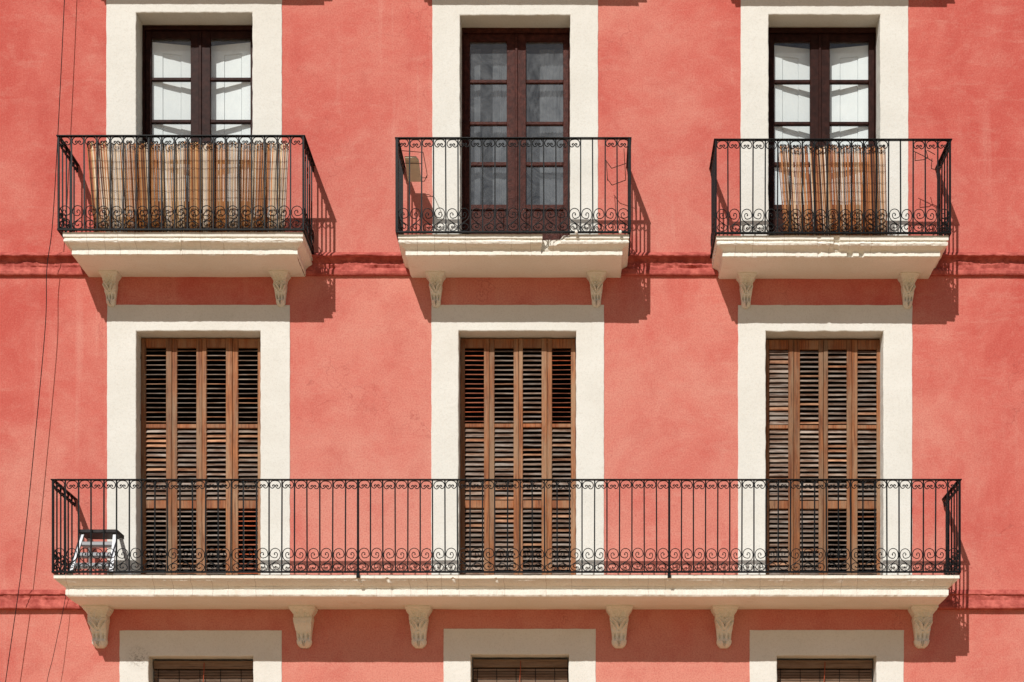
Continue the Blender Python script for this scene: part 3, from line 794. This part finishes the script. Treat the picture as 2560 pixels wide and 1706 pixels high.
# ------------------------------------------------------------------ step ladder on the long balcony
def ladder():
    q = .42; zf = LF
    xa, xb = X(208, q), X(295, q); zt = Z(1329, q)
    r = empty('step_ladder', ((xa+xb)/2-.03, -.42, zf), 'aluminium step ladder with dark top platform at one end of the long balcony', 'step ladder')
    m = MB(); m.box(xa-.015, xb+.015, -.51, -.25, zt-.040, zt, bev=.008); m.build('top_platform', M_PLAST, r)
    def rail(x0, y0, z0, x1, y1, z1, w, nm):
        m = MB(); a = Vector((x0,y0,z0)); b = Vector((x1,y1,z1)); t = (b-a).normalized()
        sx = Vector((1,0,0))*w/2; sy = t.cross(sx).normalized()*.011
        A = [a+sx+sy, a-sx+sy, a-sx-sy, a+sx-sy]; Bq = [b+sx+sy, b-sx+sy, b-sx-sy, b+sx-sy]
        m.grid([A, Bq], closed=True); m.poly(A); m.poly(Bq[::-1])
        m.tube([a+Vector((0,0,-.004)), a+Vector((0,0,.03))], w*.62, 6)
        m.build(nm, M_ALU, r)
    fl = (X(176, .66), -.68, zf+.006); fr_ = (X(279, .66), -.68, zf+.006)
    tl = (xa+.012, -.47, zt-.03); tr = (xb-.012, -.47, zt-.03)
    rail(*fl, *tl, .040, 'front_rail'); rail(*fr_, *tr, .040, 'front_rail')
    rail(xa-.02, -.10, zf+.006, xa+.02, -.29, zt-.03, .022, 'rear_leg'); rail(xb+.075, -.10, zf+.006, xb-.01, -.29, zt-.03, .036, 'rear_leg')
    for t in (.27, .52, .78):
        c0 = Vector(fl)*(1-t) + Vector(tl)*t; c1 = Vector(fr_)*(1-t) + Vector(tr)*t
        m = MB(); m.box(c0.x+.012, c1.x-.012, c0.y-.012, c0.y+.075, c0.z-.040, c0.z+.006, bev=.010); m.build('tread', M_ALU, r)
    m = MB(); m.tube([(xa-.01, -.13, zf+.16), (xb+.055, -.13, zf+.16)], .008, 6); m.build('rear_brace', M_ALU, r)
ladder()

# ------------------------------------------------------------------ wire drying racks
def wires(parent, name, paths, rad, mat=M_WIRE):
    m = MB()
    for P in paths:
        for a, b_ in zip(P, P[1:]): m.tube([a, b_], rad, 5)
    return m.build(name, mat, parent)
def W3(u, v, p): return (X(u, p), -p, Z(v, p))
r = empty('drying_rack', (X(1003,.3), -.30, Z(456, .3)), 'wire drying rack holding a beige board inside the left side of the middle upper railing', 'drying rack')
a = Vector((0, -.30*1, 0))
m = MB()
bu = [(1011.5,395,.50),(1040,395,.50),(1047,404,.44),(1053.5,455,.10),(1020,455,.10)]
F = [Vector(W3(*t)) for t in bu]; n_ = (F[1]-F[0]).cross(F[3]-F[1]).normalized()*.018
if n_.z < 0: n_ = -n_
G = [f+n_ for f in F]
m.poly(F); m.poly(G[::-1])
for i in range(5): m.poly([F[i], G[i], G[(i+1)%5], F[(i+1)%5]])
m.build('board', M_BOARD, r)
wires(r, 'wire_frame', [[W3(1001,377,.52), W3(1058,381.5,.50), W3(1068,437,.18), W3(1061,453.5,.10), W3(1019,453.5,.10)],
    [W3(1010,408.5,.43), W3(1053,409.5,.43)], [W3(1001,376,.52), W3(1016,447,.14), W3(1020,453.5,.10)], [W3(1068,437,.18), W3(1067,445,.14), W3(1022,445,.14)]], .0035)
r = empty('drying_rack', (X(1545,.35), -.35, Z(465,.35)), 'bare zigzag wire drying rack on the right side of the middle upper railing', 'drying rack')
wires(r, 'wire_frame', [[W3(1514.5,401,.26), W3(1529,421.5,.26), W3(1565,409,.34)], [W3(1516,403,.26), W3(1519,452,.26)], [W3(1518,447,.26), W3(1530,463.5,.24), W3(1565,450.5,.34)],
    [W3(1560,372,.34), W3(1562,410,.34), W3(1564.5,450.5,.34)]], .0040)
r = empty('drying_rack', (X(2320,.35), -.35, Z(420,.35)), 'folded wire drying rack under the right corner of the railing, beside the orange reed screen', 'drying rack')
wires(r, 'wire_frame', [[W3(2283,378,.35), W3(2310,391,.35), W3(2332,404,.35)], [W3(2289,380,.35), W3(2287.5,402,.35), W3(2312,399.5,.35), W3(2319,394,.35)],
    [W3(2315,376,.35), W3(2320,396,.35)], [W3(2330,397,.35), W3(2328,422,.35), W3(2336,424,.35), W3(2354,416,.4)], [W3(2318,376,.4), W3(2338,387,.4)]], .0042)

# ------------------------------------------------------------------ cables
def cable(label, pts, rad):
    m = MB(); P = [Vector(W3(*q)) for q in pts]; out = []
    for i in range(len(P)-1):
        p0 = P[max(i-1,0)]; p1 = P[i]; p2 = P[i+1]; p3 = P[min(i+2,len(P)-1)]
        for k in range(8):
            t = k/8
            out.append(.5*((2*p1)+(-p0+p2)*t+(2*p0-5*p1+4*p2-p3)*t*t+(-p0+3*p1-3*p2+p3)*t**3))
    out.append(P[-1]); m.tube(out, rad, 6)
    tag(m.build('hanging_cable', M_CABLE, None, origin=out[-1]), label, 'cable')
cable('long black cable hanging down the whole coral wall beside the balconies', [(172,-300,.18),(161,0,.18),(145,330,.18),(131,563,.18),(117,675,.18),(113,820,.18),(82,1153,.18),(56,1400,.18),(45,1488,.18),(13.7,1706,.18),(-20,1950,.18)], .0042)
cable('thin black cable dropping from under the left end of the long balcony', [(165,1487,.075),(157,1530,.10),(143,1595,.13),(131,1650,.15),(117,1708,.16),(95,1850,.16)], .0030)
